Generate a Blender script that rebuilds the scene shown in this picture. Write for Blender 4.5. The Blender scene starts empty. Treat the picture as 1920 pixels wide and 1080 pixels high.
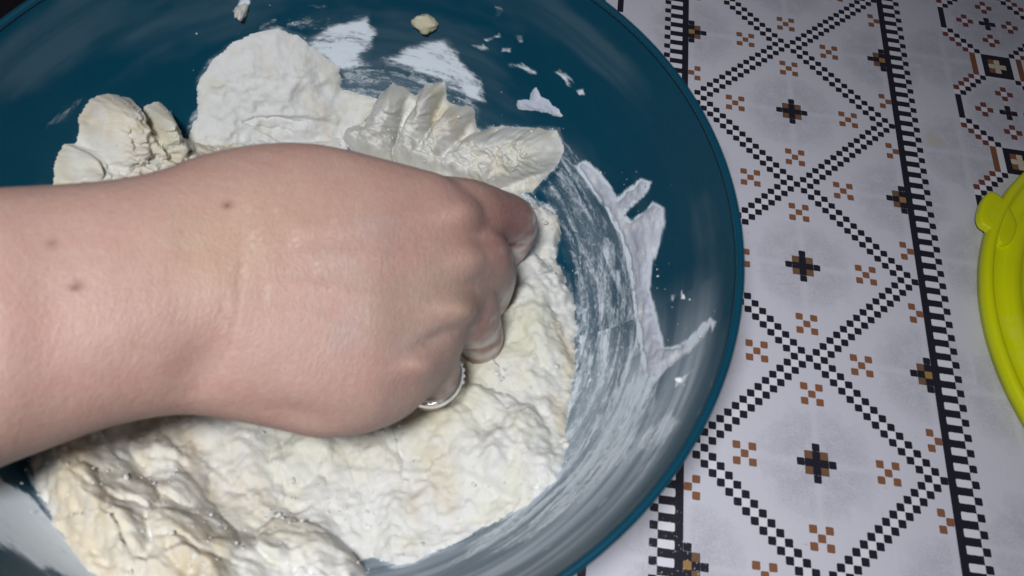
import bpy, math
import numpy as np
from mathutils import Matrix, Vector

# ------------------------------------------------------------------ camera, world, light, exposure
S = 0.003                                    # one printed stitch of the tablecloth = 3 mm
R = np.array([[0.9897, 0.1142, 0.0864], [0.1413, -0.877, -0.4593], [0.0233, 0.4667, -0.8841]])
_u, _s, _v = np.linalg.svd(R); R = _u @ _v
CAM = np.array([-42.2168, -99.6630, 90.4422])
F = 1450.0

sc = bpy.context.scene
C = sc.collection
cam = bpy.data.cameras.new('camera'); co = bpy.data.objects.new('camera', cam); C.objects.link(co)
cam.sensor_width = 36.0; cam.lens = 36.0 * F / 1920.0; cam.clip_start = 0.005; cam.clip_end = 50
cam.dof.use_dof = True; cam.dof.focus_distance = 0.40; cam.dof.aperture_fstop = 18
m = Matrix.Identity(4)
for i in range(3):
    m[i][0] = R[0][i]; m[i][1] = -R[1][i]; m[i][2] = -R[2][i]; m[i][3] = CAM[i] * S
co.matrix_world = m
sc.camera = co

w = bpy.data.worlds.new('World'); sc.world = w; w.use_nodes = True
w.node_tree.nodes['Background'].inputs[0].default_value = (0.62, 0.60, 0.74, 1)
w.node_tree.nodes['Background'].inputs[1].default_value = 0.095

def spot_light(name, loc, target, size, power, col, cone):
    l = bpy.data.lights.new(name, 'SPOT'); l.shadow_soft_size = size; l.energy = power; l.color = col
    l.spot_size = math.radians(cone); l.spot_blend = 1.0
    o = bpy.data.objects.new(name, l); C.objects.link(o)
    a = Vector([c * S for c in loc]); b = Vector([c * S for c in target])
    o.location = a; o.rotation_euler = (b - a).to_track_quat('-Z', 'Y').to_euler()
    return o
spot_light('kitchen_lamp', (-60, -114, 148), (-60, -82, 0), 0.032, 8.0, (0.98, 0.985, 1.0), 100)

vs = sc.view_settings
vs.view_transform = 'Standard'; vs.look = 'None'; vs.gamma = 1; vs.use_curve_mapping = False; vs.exposure = 0

# ------------------------------------------------------------------ helpers
def proj(X):
    Y = (X - CAM) @ R.T
    return np.stack([960 + F * Y[:, 0] / Y[:, 2], 540 + F * Y[:, 1] / Y[:, 2]], 1)
def atd(u, v, d):
    return CAM + (np.array([(u - 960) / F, (v - 540) / F, 1.0]) @ R) * d

def tag(o, label=None, cat=None, group=None, kind=None):
    if label: o['label'] = label
    if cat: o['category'] = cat
    if group: o['group'] = group
    if kind: o['kind'] = kind
    return o

def mesh_obj(name, V, faces, mat, parent=None, smooth=True):
    me = bpy.data.meshes.new(name)
    V = np.asarray(V, np.float32) * S
    faces = np.asarray(faces, np.int32)
    n = faces.shape[1]
    me.vertices.add(len(V)); me.vertices.foreach_set('co', V.ravel())
    me.loops.add(faces.size); me.loops.foreach_set('vertex_index', faces.ravel())
    me.polygons.add(len(faces))
    me.polygons.foreach_set('loop_start', np.arange(0, faces.size, n, dtype=np.int32))
    me.polygons.foreach_set('loop_total', np.full(len(faces), n, np.int32))
    if smooth: me.polygons.foreach_set('use_smooth', np.ones(len(faces), bool))
    me.update(calc_edges=True); me.validate()
    o = bpy.data.objects.new(name, me); C.objects.link(o)
    if mat: me.materials.append(mat)
    if parent: o.parent = parent
    return o

def empty(name, loc=(0, 0, 0)):
    o = bpy.data.objects.new(name, None); C.objects.link(o)
    o.location = [c * S for c in loc]; o.empty_display_size = 0.02
    return o
def adopt(child, root):
    child.parent = root
    child.matrix_parent_inverse = Matrix.Translation(-root.location)

def vcol(o, name, arr, kind='FLOAT_COLOR'):
    a = o.data.attributes.new(name, kind, 'POINT')
    if kind == 'FLOAT_COLOR':
        arr = np.c_[arr, np.ones(len(arr))] if arr.shape[1] == 3 else arr
        a.data.foreach_set('color', arr.astype(np.float32).ravel())
    else:
        a.data.foreach_set('value', arr.astype(np.float32))

# hash noise, vectorised
def _h(ix, iy, iz, seed=0):
    with np.errstate(over='ignore'):
        n = (ix.astype(np.uint32) * np.uint32(374761393) + iy.astype(np.uint32) * np.uint32(668265263)
             + iz.astype(np.uint32) * np.uint32(2147483647) + np.uint32(seed * 1013904223 & 0xffffffff))
        n = (n ^ (n >> np.uint32(13))) * np.uint32(1274126177)
        n = n ^ (n >> np.uint32(16))
        n = n * np.uint32(2246822519); n = n ^ (n >> np.uint32(15))
    return n.astype(np.float64) / 4294967295.0
def noise(P, seed=0):
    i = np.floor(P).astype(np.int64); f = P - i; u = f * f * f * (f * (f * 6 - 15) + 10)
    r = 0
    for a in (0, 1):
        for b in (0, 1):
            for c in (0, 1):
                wgt = (u[:, 0] if a else 1 - u[:, 0]) * (u[:, 1] if b else 1 - u[:, 1]) * (u[:, 2] if c else 1 - u[:, 2])
                r = r + wgt * _h(i[:, 0] + a, i[:, 1] + b, i[:, 2] + c, seed)
    return r * 2 - 1
def fbm(P, oct=4, seed=0, gain=0.5):
    r = 0; a = 1; t = 0
    for k in range(oct):
        r = r + a * noise(P * 2 ** k + 17.3 * k, seed + k); t += a; a *= gain
    return r / t
def worley(P, seed=0):
    i = np.floor(P).astype(np.int64); F1 = np.full(len(P), 9.0); F2 = np.full(len(P), 9.0); ID = np.zeros(len(P))
    for a in (-1, 0, 1):
        for b in (-1, 0, 1):
            for c in (-1, 0, 1):
                q = i + np.array([a, b, c])
                p = q + np.stack([_h(q[:, 0], q[:, 1], q[:, 2], seed + k) for k in (1, 2, 3)], 1)
                d = np.sqrt(((P - p) ** 2).sum(1)); hid = _h(q[:, 0], q[:, 1], q[:, 2], seed + 9)
                n1 = d < F1
                F2 = np.where(n1, F1, np.minimum(F2, d)); ID = np.where(n1, hid, ID); F1 = np.where(n1, d, F1)
    return F1, F2, ID
def sst(a, b, x):
    t = np.clip((x - a) / (b - a), 0, 1); return t * t * (3 - 2 * t)
def sdist(poly, Q):
    """signed distance (inside positive) of the points Q to a polygon"""
    poly = np.asarray(poly, float); n = len(poly); d2 = np.full(len(Q), 1e18); ins = np.zeros(len(Q), bool)
    for k in range(n):
        a = poly[k]; b = poly[(k + 1) % n]; e = b - a; wv = Q - a
        t = np.clip((wv @ e) / (e @ e), 0, 1); dd = wv - t[:, None] * e
        d2 = np.minimum(d2, (dd ** 2).sum(1))
        c = ((a[1] > Q[:, 1]) != (b[1] > Q[:, 1]))
        with np.errstate(divide='ignore', invalid='ignore'):
            x = e[0] * (Q[:, 1] - a[1]) / (e[1] if e[1] != 0 else 1e-9) + a[0]
        ins ^= c & (Q[:, 0] < x)
    d = np.sqrt(d2)
    return np.where(ins, d, -d)
def sdline(line, Q):
    line = np.asarray(line, float); d2 = np.full(len(Q), 1e18)
    for k in range(len(line) - 1):
        a = line[k]; b = line[k + 1]; e = b - a; wv = Q - a
        t = np.clip((wv @ e) / (e @ e), 0, 1); dd = wv - t[:, None] * e
        d2 = np.minimum(d2, (dd ** 2).sum(1))
    return np.sqrt(d2)

# node helper
class NT:
    def __init__(s, name):
        s.m = bpy.data.materials.new(name); s.m.use_nodes = True; s.t = s.m.node_tree
        s.b = s.t.nodes['Principled BSDF']
    def n(s, typ, **kw):
        nd = s.t.nodes.new(typ)
        for k, v in kw.items():
            if k.startswith('i_'): 
                key = k[2:]; nd.inputs[int(key) if key.isdigit() else key].default_value = v
            else: setattr(nd, k, v)
        return nd
    def l(s, a, b): s.t.links.new(a, b)
    def math(s, op, a, b=None, c=None, clamp=False):
        nd = s.t.nodes.new('ShaderNodeMath'); nd.operation = op; nd.use_clamp = clamp
        for k, v in enumerate((a, b, c)):
            if v is None: continue
            if isinstance(v, (int, float)): nd.inputs[k].default_value = v
            else: s.l(v, nd.inputs[k])
        return nd.outputs[0]
    def mix(s, f, a, b):
        nd = s.t.nodes.new('ShaderNodeMix'); nd.data_type = 'RGBA'
        for k, v in ((0, f), (6, a), (7, b)):
            if isinstance(v, (int, float)): nd.inputs[k].default_value = v
            elif isinstance(v, tuple): nd.inputs[k].default_value = v if len(v) == 4 else v + (1,)
            else: s.l(v, nd.inputs[k])
        return nd.outputs[2]
    def smooth(s, v, a, b, lo=0.0, hi=1.0):
        nd = s.t.nodes.new('ShaderNodeMapRange'); nd.interpolation_type = 'SMOOTHSTEP'
        s.l(v, nd.inputs[0]); nd.inputs[1].default_value = a; nd.inputs[2].default_value = b
        nd.inputs[3].default_value = lo; nd.inputs[4].default_value = hi
        return nd.outputs[0]
    def attr(s, name):
        nd = s.t.nodes.new('ShaderNodeAttribute'); nd.attribute_name = name; return nd
    def noise(s, vec, scale, detail=4, rough=0.55, dist=0.0):
        nd = s.t.nodes.new('ShaderNodeTexNoise'); nd.inputs['Scale'].default_value = scale
        nd.inputs['Detail'].default_value = detail; nd.inputs['Roughness'].default_value = rough
        nd.inputs['Distortion'].default_value = dist
        if vec is not None: s.l(vec, nd.inputs['Vector'])
        return nd.outputs[0]
    def mapping(s, vec, scale):
        nd = s.t.nodes.new('ShaderNodeMapping'); s.l(vec, nd.inputs[0]); nd.inputs['Scale'].default_value = scale
        return nd.outputs[0]
    def bump(s, h, strength, dist):
        nd = s.t.nodes.new('ShaderNodeBump'); nd.inputs['Strength'].default_value = strength
        nd.inputs['Distance'].default_value = dist; s.l(h, nd.inputs['Height'])
        s.l(nd.outputs[0], s.b.inputs['Normal']); return nd

# ------------------------------------------------------------------ floor, table, tablecloth
nt = NT('dark_floor'); nt.b.inputs['Base Color'].default_value = (0.03, 0.022, 0.018, 1); nt.b.inputs['Roughness'].default_value = 0.6
mat_floor = nt.m
nt = NT('table_wood')
tc = nt.n('ShaderNodeTexCoord'); wv = nt.noise(nt.mapping(tc.outputs['Object'], (3, 40, 40)), 4)
nt.l(nt.mix(wv, (0.09, 0.045, 0.02), (0.16, 0.085, 0.04)), nt.b.inputs['Base Color']); mat_wood = nt.m

def box(name, lo, hi, mat):
    x0, y0, z0 = lo; x1, y1, z1 = hi
    V = [(x0, y0, z0), (x1, y0, z0), (x1, y1, z0), (x0, y1, z0), (x0, y0, z1), (x1, y0, z1), (x1, y1, z1), (x0, y1, z1)]
    Fc = [(0, 3, 2, 1), (4, 5, 6, 7), (0, 1, 5, 4), (1, 2, 6, 5), (2, 3, 7, 6), (3, 0, 4, 7)]
    return mesh_obj(name, V, Fc, mat, smooth=False)
o = box('floor', (-700, -700, -262), (700, 700, -260), mat_floor); tag(o, kind='structure')
o = box('table_top', (-109, -190, -9), (170, 120, -0.5), mat_wood); tag(o, kind='structure')

BLACK = (0.016, 0.015, 0.026); BROWN = (0.24, 0.105, 0.055); DKRED = (0.17, 0.055, 0.04); GOLD = (0.34, 0.20, 0.07)
WHITE = (0.74, 0.74, 0.81); CREAM = (0.62, 0.55, 0.42); BASE = (0.0, 0.0, 0.0)
cells = {}          # (col,row) -> (ink, bg, half size, centre) ; later entries overwrite
def put(c, r, ink, bg=None): cells[(c, r)] = (ink, bg)
def star(c, r, full=True):
    for k in (-2, -1, 1, 2):
        put(c + k, r, BLACK, BLACK if abs(k) == 1 else None); put(c, r + k, BLACK, BLACK if abs(k) == 1 else None)
    for a in (-1, 1):
        for b in (-1, 1): put(c + a, r + b, (0.17, 0.095, 0.05), (0.17, 0.095, 0.05))
    put(c, r, BLACK, BLACK)
def ex(c, r):
    for a, b in ((0, 0), (1, 1), (-1, 1), (1, -1), (-1, -1)): put(c + a, r + b, BROWN)
rows = range(-42, 141)
for k in range(-3, 6):
    yc = 28 * k                                  # crossing row
    for dy in range(-14, 15):
        for dx in range(-15, 17):
            if (dx + dy) % 2 == 0 and (abs(dx) - abs(dy)) in (0, 2):
                put(dx, yc + dy, BLACK)
            elif (dx + dy) % 2 == 1 and abs(dx) - abs(dy) == 1 and dx < 16:
                put(dx, yc + dy, WHITE)
    star(0, yc + 14); ex(9, yc + 14); ex(-9, yc + 14); ex(0, yc + 5); ex(0, yc + 23); ex(7, yc); ex(-7, yc)
    for s in (1, -1):
        c = 16 * s
        star(c, yc); put(c, yc, GOLD, BLACK); put(c, yc + 1, BLACK, BLACK); put(c, yc - 1, BLACK, BLACK)
        ex(c, yc + 9); ex(c, yc - 9)
long_cells = []       # (centre col, centre row, half w, half h, ink, bg)
for c in (17, 18, 19, 20, 21, -17, -18, -19, -20, -21):
    for r in rows: cells.pop((c, r), None)
for r in rows:
    for s in (1, -1):
        if r % 2 == 0: put(20 * s, r, BLACK)
        put(17 * s, r, BLACK, BLACK)
        long_cells.append((18.5 * s, r, 1.0, 0.5, WHITE if r % 2 == 0 else BLACK, BLACK))
skip = set((s * c, r) for r in rows for s in (1, -1) for c in (18, 19))

shifted = []          # the octagon columns: (col, row, ink, bg, half w, half h)
def octagon(cx, cy, sides=(1, -1)):
    for s in sides:
        shifted.append((cx + 8 * s, cy, BLACK, BLACK, 0.5, 2.5))
        for k in range(5):
            for t in (1, -1):
                shifted.append((cx + s * (7 - k), cy + t * (3 + k), BLACK, None, 0.5, 0.5))
                shifted.append((cx + s * (8 - k), cy + t * (4 + k), DKRED, None, 0.5, 0.5) if k < 4 else None)
                if k < 5: shifted.append((cx + s * (8 - k), cy + t * (3 + k), WHITE, None, 0.5, 0.5))
        shifted.append((cx + 4 * s, cy + 10, (0.22, 0.09, 0.045), None, 0.5, 2.5))
        shifted.append((cx + 3 * s, cy + 10, WHITE, None, 0.5, 2.5))
    for a in range(-2, 3):
        for b in range(-2, 3):
            g = abs(a) + abs(b) <= 1; h = abs(a) == 1 and abs(b) == 1
            shifted.append((cx + a, cy + 10 + b, CREAM if g else (BROWN if h and a < 0 else BLACK), BLACK, 0.5, 0.5))
    for a, b in ((0, 0), (1, 0), (-1, 0), (0, 1), (0, -1)):
        shifted.append((cx + a, cy + b, BLACK, BLACK if (a, b) == (0, 0) else None, 0.5, 0.5))
    for fa, fb in ((4, 0), (-4, 0), (0, 4), (0, -4)):
        for a, b in ((1, 0), (-1, 0), (0, 1), (0, -1)):
            shifted.append((cx + fa + a, cy + fb + b, DKRED, None, 0.5, 0.5))
        shifted.append((cx + fa, cy + fb, WHITE, None, 0.5, 0.5))
for k in range(-1, 7): octagon(36.0, -12.5 + 20 * k)
for cy in (-26.5, -4.5, 18.5, 41.5, 63.5, 85.5, 105.5): octagon(-36.0, cy)
shifted = [q for q in shifted if q]

rects = []            # x0,x1,row0,row1, ink,bg,half w,half h
X0, X1 = -38, 61
for r in rows:
    for c in range(-23, 24):
        if (c, r) in skip: continue
        ink, bg = cells.get((c, r), (None, None))
        rects.append((c - .5, c + .5, r - .5, r + .5, ink or BASE, bg or BASE, .5, .5))
for (c, r, hw, hh, ink, bg) in long_cells: rects.append((c - hw, c + hw, r - hh, r + hh, ink, bg, hw, hh))
for (xa, xb, cc) in ((23.5, 56.5, 36.0), (-55.5, -23.5, -36.0)):
    # base fill behind the octagons is laid as half-row strips with the motif cells cut out
    occ = set()
    for (c, r, ink, bg, hw, hh) in shifted:
        if not (xa < c < xb): continue
        n = int(round(hh * 2)); new = True
        key = [(int(round(c)), round(r - hh + .5 + q, 1)) for q in range(n)]
        if any(kk in occ for kk in key): continue
        occ.update(key)
        rects.append((c - hw, c + hw, r - hh, r + hh, ink, bg or BASE, hw, hh))
    for cidx in range(int(math.ceil(xa)), int(math.floor(xb)) + 1):
        rr = sorted(k[1] for k in occ if k[0] == cidx)
        y = rows[0] - .5
        for q in rr + [rows[-1] + 1.0]:
            y1 = q - .5 if q < rows[-1] + 1 else rows[-1] + .5
            while y1 - y > 1e-6:
                yn = min(y + 6, y1); rects.append((cidx - .5, cidx + .5, y, yn, BASE, BASE, .5, (yn - y) / 2)); y = yn
            y = q + .5
rects.append((56.5, 168, rows[0] - .5, rows[-1] + .5, BASE, BASE, 50, 90))
rects.append((-107, -55.5, rows[0] - .5, rows[-1] + .5, BASE, BASE, 25, 90))
rects.append((-107, 168, -118, rows[0] - .5, BASE, BASE, 100, 30))
rects.append((-107, 168, rows[-1] + .5, 188, BASE, BASE, 100, 30))
rects = [q for q in rects if q[1] - q[0] > 1e-6 and q[3] - q[2] > 1e-6]

Rr = np.array([[q[0], q[1], q[2], q[3], q[6], q[7]] for q in rects])
ink = np.array([q[4] for q in rects]); bgc = np.array([q[5] for q in rects])
nf = len(Rr)
V = np.zeros((nf, 4, 3))
V[:, 0, 0] = Rr[:, 0]; V[:, 1, 0] = Rr[:, 1]; V[:, 2, 0] = Rr[:, 1]; V[:, 3, 0] = Rr[:, 0]
V[:, 0, 1] = -Rr[:, 3]; V[:, 1, 1] = -Rr[:, 3]; V[:, 2, 1] = -Rr[:, 2]; V[:, 3, 1] = -Rr[:, 2]
faces = np.arange(nf * 4).reshape(nf, 4)

nt = NT('printed_oilcloth')
a_ink = nt.attr('ink').outputs['Color']; a_bg = nt.attr('ground').outputs['Color']
def color_or_base(col_attr, basecol):
    sp = nt.n('ShaderNodeSeparateColor'); nt.l(col_attr, sp.inputs[0])
    s = nt.math('ADD', nt.math('ADD', sp.outputs[0], sp.outputs[1]), sp.outputs[2])
    return nt.mix(nt.math('GREATER_THAN', s, 0.002), basecol, col_attr)
uv1 = nt.n('ShaderNodeUVMap', uv_map='cell'); uv2 = nt.n('ShaderNodeUVMap', uv_map='half')
s1 = nt.n('ShaderNodeSeparateXYZ'); nt.l(uv1.outputs[0], s1.inputs[0])
s2 = nt.n('ShaderNodeSeparateXYZ'); nt.l(uv2.outputs[0], s2.inputs[0])
rad = 0.17
tc = nt.n('ShaderNodeTexCoord'); pos = tc.outputs['Object']
wob = nt.math('MULTIPLY', nt.math('SUBTRACT', nt.noise(pos, 900, 2), 0.5), 0.12)
qx = nt.math('ADD', nt.math('SUBTRACT', nt.math('ABSOLUTE', s1.outputs[0]), s2.outputs[0]), rad)
qy = nt.math('ADD', nt.math('SUBTRACT', nt.math('ABSOLUTE', s1.outputs[1]), s2.outputs[1]), rad)
mx = nt.math('MAXIMUM', qx, 0.0); my = nt.math('MAXIMUM', qy, 0.0)
dd = nt.math('SUBTRACT', nt.math('SQRT', nt.math('ADD', nt.math('MULTIPLY', mx, mx), nt.math('MULTIPLY', my, my))), rad)
dd = nt.math('ADD', dd, wob)
inkmask = nt.smooth(dd, 0.015, -0.03)
# ground print: warm white vinyl with grey stippled clouds inside each lozenge and pale cross lines
mot = nt.n('ShaderNodeUVMap', uv_map='motif'); s3 = nt.n('ShaderNodeSeparateXYZ'); nt.l(mot.outputs[0], s3.inputs[0])
ax = nt.math('ABSOLUTE', s3.outputs[0]); ay = nt.math('ABSOLUTE', s3.outputs[1])
rr_ = nt.math('SQRT', nt.math('ADD', nt.math('MULTIPLY', ax, ax), nt.math('MULTIPLY', ay, ay)))
cloud_n = nt.noise(pos, 130, 6, 0.75); stip = nt.noise(pos, 1100, 3, 0.7)
cl = nt.smooth(nt.math('ADD', rr_, nt.math('MULTIPLY', nt.math('SUBTRACT', cloud_n, 0.5), 10.0)), 8.2, 5.2)
cross = nt.smooth(nt.math('MINIMUM', ax, ay), 0.0, 0.9, 0.35, 1.0)
cl = nt.math('MULTIPLY', nt.math('MULTIPLY', cl, cross), nt.smooth(nt.math('ADD', nt.math('MULTIPLY', stip, 0.6), nt.math('MULTIPLY', cloud_n, 0.7)), 0.5, 0.78, 0.25, 1.0))
vin = nt.mix(nt.noise(pos, 14, 3), (0.60, 0.61, 0.69), (0.645, 0.645, 0.715))
vin = nt.mix(nt.math('MULTIPLY', cl, 0.55), vin, (0.37, 0.37, 0.43))
spk = nt.smooth(nt.noise(pos, 420, 2, 0.6), 0.70, 0.76)
vin = nt.mix(nt.math('MULTIPLY', spk, 0.4), vin, (0.30, 0.28, 0.30))
gcol = color_or_base(a_bg, vin); icol = color_or_base(a_ink, vin)
col = nt.mix(inkmask, gcol, icol)
# print worn off in white flecks near the lower left strip
vp = nt.n('ShaderNodeVectorMath', operation='DISTANCE'); nt.l(pos, vp.inputs[0]); vp.inputs[1].default_value = (-17 * S, -84 * S, 0)
near = nt.smooth(vp.outputs['Value'], 12 * S, 2 * S)
fl = nt.smooth(nt.math('ADD', nt.noise(pos, 800, 3, 0.6), nt.math('MULTIPLY', near, 0.055)), 0.68, 0.72)
col = nt.mix(nt.math('MULTIPLY', fl, nt.math('ADD', nt.math('MULTIPLY', near, 0.6), 0.08)), col, (0.62, 0.60, 0.62))
# loose flour dust and faint yellow stain
fl2 = nt.smooth(nt.noise(pos, 260, 5, 0.8), 0.70, 0.80)
col = nt.mix(nt.math('MULTIPLY', fl2, 0.3), col, (0.75, 0.74, 0.72))
vy = nt.n('ShaderNodeVectorMath', operation='DISTANCE'); nt.l(pos, vy.inputs[0]); vy.inputs[1].default_value = (22.6 * S, -15.4 * S, 0)
col = nt.mix(nt.smooth(vy.outputs['Value'], 2.2 * S, 0.6 * S, 0, 0.3), col, (0.55, 0.50, 0.22))
nt.l(col, nt.b.inputs['Base Color']); nt.b.inputs['Roughness'].default_value = 0.42
nt.b.inputs['Specular IOR Level'].default_value = 0.35
nt.bump(nt.math('ADD', nt.math('MULTIPLY', inkmask, 0.25), nt.math('MULTIPLY', nt.noise(pos, 700, 3), 0.8)), 0.25, 0.0003)
mat_cloth = nt.m
cloth = mesh_obj('tablecloth', V.reshape(-1, 3), faces, mat_cloth, smooth=False)
tag(cloth, 'pale grey oilcloth printed with black and brown cross stitch lozenges under the blue bowl', 'tablecloth')
me = cloth.data
for nm, arr in (('ink', ink), ('ground', bgc)):
    a = me.attributes.new(nm, 'FLOAT_COLOR', 'CORNER')
    a.data.foreach_set('color', np.repeat(np.c_[arr, np.ones(nf)], 4, axis=0).astype(np.float32).ravel())
hw = Rr[:, 4]; hh = Rr[:, 5]
uvc = np.zeros((nf, 4, 2)); uvc[:, 0] = np.c_[-hw, -hh]; uvc[:, 1] = np.c_[hw, -hh]; uvc[:, 2] = np.c_[hw, hh]; uvc[:, 3] = np.c_[-hw, hh]
ctr = np.c_[(Rr[:, 0] + Rr[:, 1]) / 2, (Rr[:, 2] + Rr[:, 3]) / 2]
cand = [(0, 14 + 28 * k) for k in range(-4, 6)] + [(16 * s, 28 * k) for k in range(-3, 6) for s in (1, -1)]
cand += [(36 * s, -12.5 + 20 * k) for k in range(-1, 7) for s in (1, -1)]
cand += [(24 + 3.0, -2.5 + 20 * k) for k in range(-1, 7)]
cand = np.array(cand)
dist = np.abs(ctr[:, None] - cand[None]).sum(2); best = cand[dist.argmin(1)]
uvm = np.stack([V[:, :, 0] - best[:, None, 0], -V[:, :, 1] - best[:, None, 1]], 2)
for nm, arr in (('cell', uvc), ('half', np.repeat(np.c_[hw, hh][:, None], 4, 1)), ('motif', uvm)):
    l = me.uv_layers.new(name=nm); l.data.foreach_set('uv', arr.astype(np.float32).ravel())

# ------------------------------------------------------------------ mixing bowl
BC = np.array([-59.28, -59.9])
pr = np.array([(0, 1.5), (7, 1.5), (14, 1.55), (20, 1.9), (25, 3.3), (29, 6.0), (32.3, 10), (35, 15), (37.3, 20), (39.0, 25), (39.7, 27.6)])
tt = np.r_[0, np.cumsum(np.hypot(*np.diff(pr, axis=0).T))]
def cubic(tq):
    out = []
    for k in (0, 1):
        y = pr[:, k]; d = np.gradient(y, tt)
        i = np.clip(np.searchsorted(tt, tq) - 1, 0, len(tt) - 2); h = tt[i + 1] - tt[i]; u = (tq - tt[i]) / h
        out.append((2 * u**3 - 3 * u**2 + 1) * y[i] + (u**3 - 2 * u**2 + u) * h * d[i] + (-2 * u**3 + 3 * u**2) * y[i + 1] + (u**3 - u**2) * h * d[i + 1])
    return np.stack(out, 1)
L = tt[-1]
def bowl_grid(ns, nth, s0=0.0, s1=None, th0=0.0, th1=2 * math.pi):
    s = np.linspace(s0, s1 or L, ns); q = cubic(s); q1 = cubic(np.minimum(s + .05, L)); q0 = cubic(np.maximum(s - .05, 0))
    t = q1 - q0; t /= np.hypot(*t.T)[:, None]; nr = np.stack([-t[:, 1], t[:, 0]], 1)     # inward/up normal
    th = np.linspace(th0, th1, nth, endpoint=abs(th1 - th0 - 2 * math.pi) > 1e-6)
    SS, TH = np.meshgrid(s, th, indexing='ij')
    c = np.cos(TH); sn = np.sin(TH)
    P = np.stack([BC[0] + q[:, 0][:, None] * c, BC[1] + q[:, 0][:, None] * sn, q[:, 1][:, None] + 0 * c], 2)
    N = np.stack([nr[:, 0][:, None] * c, nr[:, 0][:, None] * sn, nr[:, 1][:, None] + 0 * c], 2)
    return P.reshape(-1, 3), N.reshape(-1, 3), SS.ravel(), TH.ravel(), q[:, 0]
def grid_faces(ns, nth, wrap=True):
    i = np.arange(ns - 1)[:, None]; j = np.arange(nth if wrap else nth - 1)[None]
    j1 = (j + 1) % nth
    a = i * nth + j; b = i * nth + j1; c = (i + 1) * nth + j1; d = (i + 1) * nth + j
    return np.stack([a, b, c, d], 2).reshape(-1, 4)

# dense stains of flour, one mixed with painted sheen: (outline seen on the bowl wall, density, edge softness in px)
FILM = [
 ([(715,105),(755,85),(790,75),(835,68),(858,90),(872,120),(900,160),(910,195),(880,190),(850,150),(800,140),(760,128)], 0.80, 16),
 ([(560,85),(600,60),(640,46),(690,36),(705,60),(700,90),(665,115),(640,125),(600,110)], 0.82, 14),
 ([(620,90),(700,95),(760,110),(860,140),(905,200),(900,250),(700,250),(640,180)], 0.46, 22),
 ([(505,60),(560,20),(660,-10),(720,15),(700,50),(600,70)], 0.34, 20),
 ([(1040,240),(1090,290),(1130,330),(1110,360),(1060,330),(1020,280)], 0.46, 14),
 ([(1000,350),(1060,300),(1120,350),(1170,430),(1200,540),(1225,640),(1230,740),(1070,760),(1075,600),(1050,450)], 0.44, 18),
 ([(1075,380),(1120,420),(1150,500),(1165,600),(1170,700),(1100,700),(1085,560)], 0.42, 20),
 ([(1070,700),(1230,700),(1240,760),(1180,860),(1080,960),(950,1030),(820,1070),(900,990),(1040,900)], 0.47, 24),
 ([(1080,800),(1210,760),(1160,860),(1060,960),(960,1010),(1000,930)], 0.30, 30),
 ([(1195,700),(1330,600),(1380,600),(1350,720),(1270,860),(1150,970),(1000,1080),(600,1120),(600,1060),(900,1050),(1100,930)], 0.30, 36),  # outer band: thin flour plus the wall's sheen painted in as pale colour
 ([(1180,820),(1260,770),(1275,790),(1200,850)], 0.45, 9),
 ([(-60,840),(0,890),(60,930),(120,1000),(260,1075),(400,1140),(250,1160),(90,1075),(-40,1000),(-160,900)], 0.95, 16),
 ([(435,30),(450,8),(470,0),(468,12),(452,32)], 0.95, 5),
 ([(795,42),(770,55),(820,60),(830,40)], 0.3, 10),
 ([(878,88),(900,84),(915,92),(895,98)], 0.7, 5), ([(935,90),(955,88),(955,97),(935,97)], 0.7, 4),
 ([(900,72),(930,62),(938,68),(905,80)], 0.6, 5), ([(950,118),(1010,126),(1012,134),(955,126)], 0.7, 5),
 ([(1038,130),(1048,128),(1066,158),(1058,160)], 0.6, 6), ([(1075,164),(1092,166),(1094,178),(1082,176)], 0.75, 4),
 ([(970,62),(985,60),(985,72),(972,74)], 0.6, 4), ([(920,10),(940,5),(940,40),(922,45)], 0.36, 8),
 ([(1255,555),(1262,552),(1262,566),(1256,566)], 0.9, 3), ([(1280,550),(1286,550),(1286,564),(1281,562)], 0.95, 3),
 ([(1262,712),(1276,702),(1292,698),(1278,716),(1266,722)], 0.95, 4), ([(1325,600),(1345,598),(1338,616)], 0.8, 5),
 ([(480,50),(520,35),(525,45),(490,60)], 0.4, 8), ([(130,90),(165,75),(165,90),(140,100)], 0.32, 10),
 ([(85,235),(130,190),(165,165),(170,185),(130,240),(95,250)], 0.37, 20),
 ([(1270,300),(1330,430),(1370,560),(1350,640),(1300,560),(1270,430)], 0.10, 30),
]
STRAND = [(1076,308),(1096,300),(1120,318),(1145,350),(1158,372),(1182,350),(1204,334),(1222,342),(1214,362),(1192,382),(1170,404),(1186,412),(1206,398),(1226,380),(1244,392),(1246,420),(1236,460),
 (1222,500),(1218,540),(1228,580),(1236,620),(1248,650),(1272,648),(1298,628),(1318,604),(1332,606),(1312,640),(1280,668),(1250,690),(1228,716),(1212,712),(1204,670),(1196,620),(1186,560),(1178,500),(1160,440),(1136,390),(1104,350)]
MAIN = [(60,560),(75,470),(100,380),(200,330),(345,300),(420,262),(640,262),(650,300),(760,310),(870,330),(960,350),(1000,385),(1040,398),(1048,440),
 (1035,490),(1058,515),(1074,570),(1080,620),(1074,700),(1066,760),(1058,850),(1045,900),(1000,935),(940,970),(880,1000),(820,1030),
 (775,1052),(735,1058),(700,1042),(672,1050),(685,1082),(600,1130),(400,1180),(220,1110),(150,1050),(105,985),(78,930),(60,865),(45,700)]

MOUND = [(350,262),(360,232),(374,200),(374,150),(394,112),(430,82),(480,62),(520,54),(560,66),(600,96),(628,128),(642,165),(668,178),(704,186),(700,210),(670,240),(650,262),(640,300),(500,310),(400,300)]

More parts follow.
